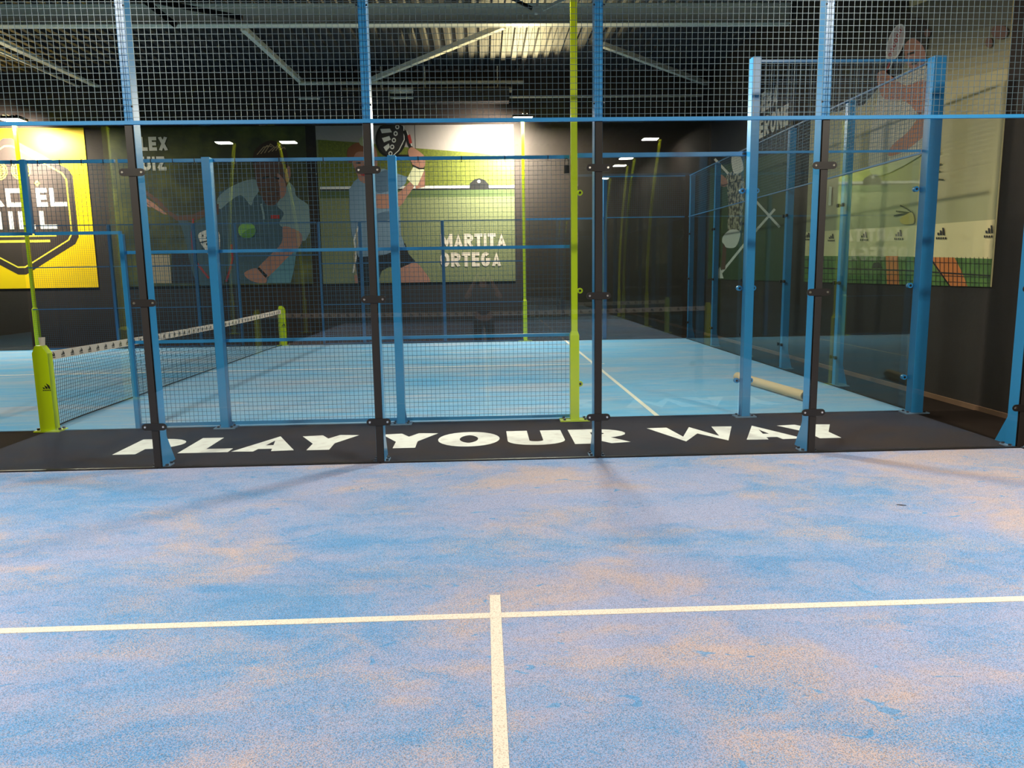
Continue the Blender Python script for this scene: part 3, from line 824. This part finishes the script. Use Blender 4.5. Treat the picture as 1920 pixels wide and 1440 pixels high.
# player with ball ---------------------------------------------------
olive = mat('print_olive', srgb(46, 50, 22), .5, noise=(srgb(92, 92, 34), 1.4, .45, .72))
po = Poster('dark olive poster of a player in a pale shirt hitting a ball, lettered ALEX RUIZ', 'y', BY - .02, -9.30, -4.42, 1.50, 5.43, olive)
sh = flat('print_shirt_grey', 120, 138, 136); shd = flat('print_shirt_shadow', 62, 82, 90); hair = flat('print_hair_brown', 58, 42, 32); hl = flat('print_hair_light', 165, 135, 100)
red = flat('print_red', 150, 48, 44); ballc = flat('print_ball_green', 120, 165, 70); blu = flat('print_blue', 52, 92, 130); beige = flat('print_beige', 150, 135, 110)
po.ink(beige, [(262, 478), (318, 478), (322, 531), (270, 531)])
po.ink(dark, [(322, 470), (410, 470), (420, 531), (322, 531)])
po.ink(shd, [(330, 400), (362, 418), (412, 402), (420, 531), (370, 531), (345, 440)], True)
po.ink(shd, [(410, 360), (445, 345), (500, 372), (560, 380), (575, 430), (545, 500), (545, 531), (470, 531), (430, 531), (420, 470), (408, 410)], False)
po.ink(sh, [(408, 372), (430, 352), (462, 338), (482, 338), (486, 356), (476, 372), (470, 385), (452, 366), (430, 378), (412, 392)], True)
po.ink(sh, [(538, 342), (552, 352), (556, 368), (578, 384), (587, 402), (582, 432), (570, 452), (555, 438), (530, 426), (524, 418), (532, 400), (520, 386), (524, 372)], True)
po.ink(flat('print_shirt_blue', 84, 124, 134), [(530, 450), (556, 470), (552, 500), (545, 531), (500, 531), (512, 500)])
po.ink(skin, [(530, 426), (548, 428), (566, 440), (562, 462), (536, 486), (515, 508), (498, 520), (482, 506), (505, 480), (528, 455)], True)
po.ink(skin, [(458, 512), (480, 503), (498, 516), (497, 531), (470, 526)], True)
po.ink(black, [(482, 503), (486, 501), (502, 517), (498, 521)])
po.ink(skin_d, [(268, 360), (272, 356), (300, 376), (318, 396), (332, 404), (362, 402), (392, 388), (410, 382), (410, 402), (384, 406), (364, 414), (332, 414), (318, 404), (296, 384)], False)
po.ink(skin, [(262, 368), (266, 366), (290, 382), (314, 402), (308, 402), (284, 388)])
po.ink(skin, [(262, 378), (265, 376), (284, 388), (282, 390)])
po.ink(skin_d, [(478, 300), (530, 290), (541, 310), (543, 335), (536, 352), (520, 380), (500, 384), (484, 352), (478, 325)], True)
po.ink(hair, [(474, 305), (478, 282), (500, 265), (518, 266), (536, 280), (540, 300), (536, 318), (528, 300), (500, 296), (482, 304)], True)
for k in range(7): po.stroke(hl, [(482 + k * 7, 290 - k * 1.5), (494 + k * 6.5, 276 - (k % 3) * 3), (505 + k * 5, 274 + k)], 1.6)
po.ink(skin, [(536, 318), (543, 312), (545, 330), (540, 342), (535, 336)], True)
po.ink(skin, [(520, 325), (534, 340), (536, 362), (526, 372), (524, 350)], True)
po.ink(black, [(492, 332), (504, 330), (504, 334), (492, 336)]); po.ink(black, [(514, 330), (524, 334), (523, 337), (514, 334)])
po.ink(flat('print_beard', 78, 56, 48), [(490, 352), (504, 350), (522, 358), (518, 378), (502, 383), (492, 370)], True)
po.ink(skin_d, [(500, 360), (514, 362), (512, 366), (500, 364)])
po.stroke(red, [(362, 410), (360, 440), (362, 470), (368, 492), (392, 522)], 4); po.stroke(red, [(434, 458), (436, 485), (430, 510), (424, 528)], 4)
po.ink(white, [(373, 438), (396, 430), (412, 440), (410, 500), (402, 498), (386, 470), (376, 455)], True)
for k in range(9): po.ink(black, ell(380 + (k % 3) * 8, 442 + (k // 3) * 12 + (k % 3) * 4, 1.6, 2.2, 8))
po.stroke(black, [(374, 455), (398, 450)], 2); po.stroke(black, [(384, 472), (404, 466)], 2)
po.ink(ballc, ell(463, 432, 16.5, 15)); po.ink(flat('print_ball_dark', 84, 130, 52), [(452, 442), (462, 432), (478, 428), (479, 437), (470, 446), (458, 446)], True)
po.stroke(sh, [(490, 382), (494, 400), (495, 412)], 4); po.ink(red, [(508, 403), (524, 403), (524, 410), (508, 410)])
po.done()
po.text('ALEX', 240, 316, 257, 282.5, .25, flat('print_name_grey', 206, 198, 182)); po.text('RUIZ', 243, 313, 294, 319.5, .25, M['print_name_grey'])

# player with racket -------------------------------------------------
grass = mat('print_grass', srgb(118, 120, 82), .55, noise=(srgb(98, 104, 68), 30, .35, .7))
po = Poster('poster of a player swinging a black racket on grass, lettered MARTITA ORTEGA', 'y', BY - .02, -4.16, 0.82, 1.50, 5.43, grass)
sky = flat('print_sky', 150, 138, 132); hill = mat('print_hill', srgb(84, 88, 26), .55, noise=(srgb(108, 112, 30), 20, .4, .7))
po.ink(sky, [(590, 225), (975, 225), (975, 294), (780, 278), (690, 268), (600, 262), (590, 262)])
po.ink(hill, [(596, 262), (690, 269), (780, 278), (900, 287), (975, 294), (975, 348), (600, 352)])
po.ink(white, [(600, 350), (970, 347), (970, 352), (600, 355)]); po.ink(black, [(600, 355), (970, 352), (970, 354.5), (600, 357.5)])
po.ink(flat('print_grass_dark', 74, 86, 50), [(600, 358), (970, 355), (970, 368), (600, 372)])
po.ink(black, [(880, 353), (881, 344), (890, 336), (899, 334), (908, 337), (916, 345), (917, 353)], False); po.ink(white, ell(898, 340, 3, 3, 12))
po.stroke(black, [(777, 228), (779, 280)], 1)
shb = flat('print_shirt_denim', 108, 128, 146); shbd = flat('print_shirt_denim_dark', 78, 98, 118); hairr = flat('print_hair_auburn', 120, 72, 48)
po.ink(skin, [(750, 494), (778, 492), (795, 508), (805, 531), (752, 531)], True); po.ink(skin, [(664, 516), (690, 514), (692, 531), (666, 531)])
po.ink(black, [(664, 478), (700, 462), (760, 456), (766, 476), (779, 490), (752, 502), (730, 500), (716, 508), (708, 531), (672, 531)], False)
po.ink(shb, [(655, 355), (664, 340), (690, 320), (720, 316), (752, 328), (764, 332), (760, 345), (745, 356), (750, 400), (752, 440), (760, 464), (720, 478), (672, 482), (660, 440), (655, 400)], False)
po.ink(shbd, [(700, 330), (735, 318), (742, 350), (712, 362), (702, 352)], True); po.ink(shbd, [(710, 400), (742, 396), (730, 412), (700, 416)], True)
po.stroke(white, [(672, 425), (664, 450), (668, 480), (662, 512)], 3); po.stroke(beige, [(668, 430), (670, 455), (664, 480), (668, 516)], 2.5)
po.ink(skin, [(700, 366), (744, 362), (770, 340), (778, 346), (762, 370), (746, 388), (702, 389)], True)
po.ink(skin, [(778, 345), (790, 318), (797, 320), (797, 350), (780, 354)])
po.ink(flat('print_cream', 205, 200, 160), [(763, 335), (776, 311), (796, 318), (783, 348), (776, 348)], False)
po.ink(skin, [(664, 285), (690, 270), (706, 282), (706, 320), (692, 342), (676, 340), (666, 318), (660, 300)], True)
po.ink(hairr, [(652, 300), (652, 280), (668, 268), (688, 270), (700, 280), (690, 284), (668, 286), (660, 305)], True)
po.ink(black, [(668, 304), (676, 304), (676, 307), (668, 307)]); po.ink(black, [(686, 304), (694, 303), (694, 306), (686, 307)])
po.ink(red, [(676, 326), (688, 326), (687, 330), (678, 330)]); po.ink(skin_d, [(680, 310), (684, 310), (685, 320), (680, 320)])
po.ink(flat('print_pale_green', 150, 150, 110), ell(681, 265, 8, 9, 14))
po.ink(black, ell(733, 260, 29, 35, 30, .15)); po.ink(dark, ell(733, 260, 25, 31, 30, .15))
for k in range(3):
    po.ink(white, [(713 + k * 3, 246 + k * 17 - 4), (731 + k * 3 - k * 4, 241 + k * 14), (735 + k * 2 - k * 4, 248 + k * 14), (716 + k * 4, 254 + k * 17 - 4)])
for k in range(5): po.ink(white, ell(745 - k * 3.2, 238 + k * 12.5, 4, 4.6, 12)); po.ink(dark, ell(745 - k * 3.2, 238 + k * 12.5, 2, 2.4, 10))
po.stroke(white, [(757, 236), (758, 262), (748, 282), (738, 291)], 1.6)
po.stroke(black, [(758, 245), (768, 272), (778, 288)], 6); po.stroke(black, [(742, 292), (762, 292), (778, 292)], 4); po.stroke(white, [(763, 246), (772, 274)], 1.4)
po.ink(red, [(764, 254), (769, 252), (773, 268), (768, 270)])
po.ink(skin, [(765, 284), (772, 276), (786, 284), (796, 294), (797, 310), (790, 316), (776, 312), (770, 300)], True)
po.stroke(black, [(774, 310), (786, 316), (796, 316)], 2.5)
po.done()
nm = flat('print_name_light', 206, 190, 172)
po.text('MARTITA', 826, 949, 439, 462, .24, nm); po.text('ORTEGA', 825, 940, 474, 499, .24, nm)

# right wall posters -------------------------------------------------
navy = mat('print_navy', srgb(16, 24, 36), .5, noise=(srgb(26, 34, 44), 1.2, .4, .7))
po = Poster('dark poster of a leaping player over white court lines, lettered SEBA NERONE', 'x', WX - .02, 7.62, 12.75, 1.47, 5.43, navy)
gdk = mat('print_court_green', srgb(48, 68, 42), .55, noise=(srgb(58, 78, 48), 18, .4, .7)); zeb = mat('print_zebra', srgb(160, 152, 130), .6, noise=(srgb(60, 58, 52), 9, .48, .52))
po.ink(gdk, [(1325, 318), (1400, 300), (1482, 282), (1482, 535), (1325, 525)])
po.stroke(white, [(1340, 298), (1368, 328), (1408, 367), (1462, 426)], 4.5); po.stroke(white, [(1453, 392), (1404, 448), (1352, 512)], 4.5)
po.ink(white, [(1337, 521), (1350, 500), (1357, 522)])
po.ink(zeb, [(1362, 330), (1385, 322), (1396, 345), (1392, 400), (1388, 432), (1366, 436), (1366, 380)], True)
po.ink(white, [(1372, 292), (1386, 288), (1394, 318), (1376, 324)], True); po.ink(white, [(1358, 440), (1372, 430), (1388, 436), (1380, 462), (1362, 464), (1354, 452)], True)
po.ink(skin, [(1342, 328), (1354, 328), (1364, 340), (1360, 350), (1346, 346)], True); po.ink(skin_d, [(1356, 455), (1362, 466), (1360, 505), (1352, 506)])
po.ink(skin, [(1401, 480), (1407, 482), (1413, 514), (1409, 522), (1404, 510)]); po.ink(white, [(1406, 510), (1412, 512), (1414, 524), (1408, 523)])
po.done()
# names run from the far (left) end to the near (right) end and stand at their own heights
ssz = flat('print_name_dull', 226, 220, 208); sn = MB(); sn.nrm = (-1, 0, 0)
word(sn, 'SEBA', -9.62, -8.42, 4.93, 5.32, .24, lambda u, z: po.P(-u, z, po.lay + 2)); word(sn, 'NERONE', -9.70, -7.86, 4.42, 4.82, .24, lambda u, z: po.P(-u, z, po.lay + 2))
sn.build('lettering', ssz, po.t)

sand_ = mat('print_pale_sand', srgb(182, 168, 120), .55, noise=(srgb(162, 152, 112), .8, .4, .7))
po = Poster('pale sand coloured poster of a player reaching up over a white board and green net', 'x', WX - .02, 1.80, 6.86, 1.47, 5.43, sand_)
gr_ = mat('print_net_green', srgb(96, 128, 54), .55, noise=(srgb(76, 106, 44), 6, .4, .65)); oran = flat('print_leg_orange', 216, 122, 62); board = flat('print_board', 228, 204, 150)
for q_ in range(6):  # bands darken upward: the lamps' fading light painted into the sheet
    po.ink(flat('painted_lamp_fade_%s' % 'abcdef'[q_], 154 - q_ * 15, 144 - q_ * 13, 108 - q_ * 8), [(1600, -60), (1905, -60), (1905, 122 - q_ * 17), (1740, 160 - q_ * 17), (1700, 170 - q_ * 17), (1600, 196 - q_ * 17)])
po.ink(flat('print_night', 18, 18, 17), [(1490, -60), (1705, -60), (1712, 60), (1690, 140), (1660, 150), (1620, 196), (1500, 232)])
po.ink(board, [(1505, 436), (1700, 424), (1870, 411), (1866, 486), (1700, 482), (1505, 481)])
po.ink(gr_, [(1505, 480), (1700, 481), (1870, 485), (1866, 545), (1505, 532)])
po.ink(oran, [(1661, 480), (1684, 480), (1686, 538), (1663, 537)]); po.ink(oran, [(1741, 482), (1790, 483), (1804, 510), (1814, 541), (1780, 540), (1764, 515)])
po.ink(black, [(1741, 482), (1745, 482), (1782, 540), (1779, 540)])
for k in range(48): po.stroke(dark, [(1508 + k * 7.4 + k * k * .01, 482), (1508 + k * 7.4 + k * k * .01, 541)], .9)
po.stroke(dark, [(1508, 502), (1700, 507), (1868, 517)], 2.4)
for yy in (490, 515, 526): po.stroke(dark, [(1508, yy - 3), (1700, yy), (1868, yy + 5)], .9)
po.ink(dark, [(1636, 500), (1640, 492), (1650, 492), (1656, 503), (1636, 503)])
for (x, y, s_) in ((1515, 441, 9), (1560, 443, 9), (1622, 440, 11), (1687, 437, 12), (1767, 434, 14), (1858, 430, 15)):
    for k, h_ in enumerate((.35, .65, 1.0)):
        po.ink(dark, [(x + (-.5 + k * .36) * s_, y + s_ * .5), (x + (-.5 + k * .36 + .25) * s_, y + s_ * .5), (x + (-.5 + k * .36 + .25 - .12 * h_) * s_, y + s_ * (.5 - h_)), (x + (-.5 + k * .36 - .1 * h_) * s_, y + s_ * (.5 - h_))])
    for k in range(5): po.ink(dark, [(x + (-.7 + k * .3) * s_, y + s_ * .75), (x + (-.7 + k * .3 + .18) * s_, y + s_ * .75), (x + (-.7 + k * .3 + .18) * s_, y + s_ * 1.05), (x + (-.7 + k * .3) * s_, y + s_ * 1.05)])
leaf = flat('print_leaf', 52, 56, 30)
for pts in ([(1740, 210), (1760, 245), (1762, 270)], [(1742, 240), (1758, 262), (1764, 290)], [(1740, 262), (1756, 285), (1760, 302)], [(1738, 280), (1752, 300), (1762, 316)], [(1745, 318), (1757, 311), (1768, 307)], [(1744, 336), (1758, 336), (1772, 337)], [(1746, 326), (1760, 322), (1766, 321)],
            [(1678, 405), (1700, 400), (1714, 400)], [(1682, 396), (1700, 398), (1712, 400)], [(1690, 385), (1704, 392), (1714, 400)]): po.stroke(leaf, pts, 2.6)
po.ink(flat('print_straw', 200, 170, 84), [(1690, 410), (1712, 398), (1716, 418), (1696, 420)], True)
arm = flat('print_arm', 178, 116, 84)
shw = flat('print_shirt_cream', 196, 184, 160)
po.ink(shw, [(1658, 165), (1690, 140), (1745, 128), (1750, 250), (1730, 290), (1640, 330), (1635, 250), (1644, 200)], True)
po.ink(arm, [(1648, 150), (1668, 140), (1700, 160), (1735, 150), (1745, 175), (1730, 215), (1700, 190), (1660, 185)], True)
po.ink(arm, [(1735, 215), (1742, 245), (1720, 268), (1694, 286), (1668, 292), (1676, 272), (1704, 248), (1722, 224)], True)
po.ink(black, [(1693, 70), (1690, 50), (1706, 36), (1728, 34), (1742, 50), (1740, 92), (1728, 86), (1712, 74), (1698, 88)], True)
po.ink(skin, [(1700, 82), (1716, 72), (1734, 88), (1738, 112), (1722, 130), (1704, 122), (1699, 102)], True)
po.ink(black, [(1704, 100), (1718, 96), (1718, 100), (1704, 104)]); po.ink(black, [(1712, 118), (1724, 115), (1722, 120), (1712, 122)])
po.ink(white, ell(1682, 80, 15, 37, 28, .32)); po.ink(flat('print_racket_grey', 176, 164, 160), ell(1682, 80, 12, 33, 28, .32))
for k in range(6): po.ink(red, ell(1690 - k * 3.6, 58 + k * 9, 3.4, 4, 10)); po.ink(M['print_racket_grey'], ell(1690 - k * 3.6, 58 + k * 9, 1.6, 2, 8))
po.stroke(red, [(1672, 112), (1668, 126), (1660, 140)], 3); po.stroke(white, [(1678, 112), (1670, 130)], 2)
po.ink(skin, [(1648, 138), (1660, 132), (1668, 142), (1660, 156), (1648, 152)], True)
po.ink(skin_d, ell(1878, 60, 16, 14, 16)); po.ink(skin_d, ell(1858, 80, 7, 10, 12)); po.ink(skin_d, ell(1742, 62, 6, 8, 12))
pw_ = flat('print_pale_letter', 214, 208, 178)
po.stroke(pw_, [(1533, 350), (1526, 368), (1533, 390)], 5); po.stroke(pw_, [(1560, 350), (1558, 385)], 5); po.stroke(pw_, [(1596, 342), (1592, 380)], 5)
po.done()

# ---------------------------------------------------------------- the person taking the picture (seen mirrored in the glass)
def skinned(name, pts, edges, mt, parent, lvl=2, root=0):
    me = D.meshes.new(name); org = origin(parent)
    me.from_pydata([tuple(Vector(p[:3]) - org) for p in pts], edges, []); me.materials.append(mt)
    o = D.objects.new(name, me); COL.objects.link(o); o.parent = parent
    sk = o.modifiers.new('skin', 'SKIN'); sk.use_smooth_shade = True
    for i, p in enumerate(pts):
        r = p[3]; me.skin_vertices[0].data[i].radius = (r, p[4] if len(p) > 4 else r)
        me.skin_vertices[0].data[i].use_root = (i == root)
    ss = o.modifiers.new('sub', 'SUBSURF'); ss.levels = lvl; ss.render_levels = lvl
    return o
PX, PY = -0.03, -7.02
pers = thing('person', 'person in black clothes holding up a phone, mirrored in the near glass', 'person', (PX, PY, H))
skm = mat('skin_tone', srgb(190, 140, 115), .55); clo = mat('black_cloth', srgb(22, 22, 26), .9); hrm = mat('grey_brown_hair', srgb(92, 82, 70), .8)
S = lambda x, y, z, r, r2=None: (PX + x, PY + y, z, r) if r2 is None else (PX + x, PY + y, z, r, r2)
pts = [S(0, 0, .95, .14, .11), S(0, .0, 1.12, .125, .10), S(0, .0, 1.30, .15, .11), S(0, .0, 1.43, .10, .085), S(0, .01, 1.50, .058), S(0, .02, 1.57, .07, .08), S(0, .03, 1.66, .078, .098), S(0, .02, 1.73, .06, .075)]
ed = [(0, 1), (1, 2), (2, 3), (3, 4), (4, 5), (5, 6), (6, 7)]
for s in (-1, 1):
    k = len(pts)
    pts += [S(s * .17, 0, 1.42, .058), S(s * .27, .12, 1.32, .046), S(s * .31, .20, 1.28, .042), S(s * .21, .27, 1.46, .034), S(s * .13, .315, 1.60, .026, .022), S(s * .112, .325, 1.66, .034, .015)]
    ed += [(3, k), (k, k + 1), (k + 1, k + 2), (k + 2, k + 3), (k + 3, k + 4), (k + 4, k + 5)]
    palm = k + 5
    for q, (dx, dz, ln) in enumerate(((.0, .038, .030), (.0, .020, .034), (.0, .002, .032), (.0, -.016, .026))):
        j = len(pts)
        pts += [S(s * (.100 - .002 * q), .335, 1.662 + dz, .0085), S(s * (.088), .352, 1.665 + dz, .008), S(s * (.088 - ln * .5), .352, 1.666 + dz, .007)]
        ed += [(palm, j), (j, j + 1), (j + 1, j + 2)]
    j = len(pts); pts += [S(s * .098, .312, 1.648, .010), S(s * .075, .305, 1.652, .009), S(s * .058, .308, 1.660, .008)]
    ed += [(k + 4, j), (j, j + 1), (j + 1, j + 2)]
    k = len(pts)
    pts += [S(s * .10, 0, .86, .085), S(s * .115, .01, .50, .055), S(s * .12, -.01, .30, .052), S(s * .125, -.02, .09, .036), S(s * .13, .07, .045, .036, .03), S(s * .135, .15, .035, .03, .022)]
    ed += [(0, k), (k, k + 1), (k + 1, k + 2), (k + 2, k + 3), (k + 3, k + 4), (k + 4, k + 5)]
skinned('body', pts, ed, skm, pers)
sp = [S(0, 0, .90, .165, .13), S(0, 0, 1.10, .155, .125), S(0, 0, 1.30, .18, .13), S(0, 0, 1.44, .10, .085)]; se = [(0, 1), (1, 2), (2, 3)]
for s in (-1, 1):
    k = len(sp); sp += [S(s * .17, 0, 1.425, .078), S(s * .26, .10, 1.335, .068)]; se += [(3, k), (k, k + 1)]
skinned('shirt', sp, se, clo, pers)
tp_ = [S(0, 0, .95, .16, .125)]; te = []
for s in (-1, 1):
    k = len(tp_); tp_ += [S(s * .10, 0, .85, .105), S(s * .115, .01, .50, .075), S(s * .122, -.01, .28, .068), S(s * .125, -.015, .09, .06)]; te += [(0, k), (k, k + 1), (k + 1, k + 2), (k + 2, k + 3)]
skinned('trousers', tp_, te, clo, pers)
for s in (-1, 1): skinned('shoe', [S(s * .125, -.06, .06, .045, .04), S(s * .128, .05, .055, .046, .038), S(s * .135, .16, .045, .04, .028)], [(0, 1), (1, 2)], M['black'], pers)
skinned('hair', [S(0, -.03, 1.64, .085, .08), S(0, -.015, 1.70, .092, .095), S(0, .02, 1.755, .075, .085)], [(0, 1), (1, 2)], hrm, pers)
b = MB(); b.tube((PX - .033, PY + .118, 1.665), (PX - .033, PY + .122, 1.665), .011, 10); b.tube((PX + .033, PY + .118, 1.665), (PX + .033, PY + .122, 1.665), .011, 10); b.build('eyes', M['black'], pers)
b = MB(); b.add([(PX - .014, PY + .115, 1.615), (PX + .014, PY + .115, 1.615), (PX, PY + .145, 1.62), (PX, PY + .115, 1.665)], [(0, 2, 3), (2, 1, 3), (0, 1, 2)]); b.build('nose', skm, pers)
b = MB(); b.box(PX - .022, PY + .108, 1.582, PX + .022, PY + .114, 1.59); b.build('mouth', mat('lip', srgb(150, 90, 80)), pers)
t = thing('phone', 'black phone held up at eye height by the mirrored person', 'phone', (PX, PY + .33, 1.65))
b = MB(); b.box(PX - .08, PY + .325, 1.652, PX + .08, PY + .334, 1.728); b.build('case', M['black'], t, bevel=.003)
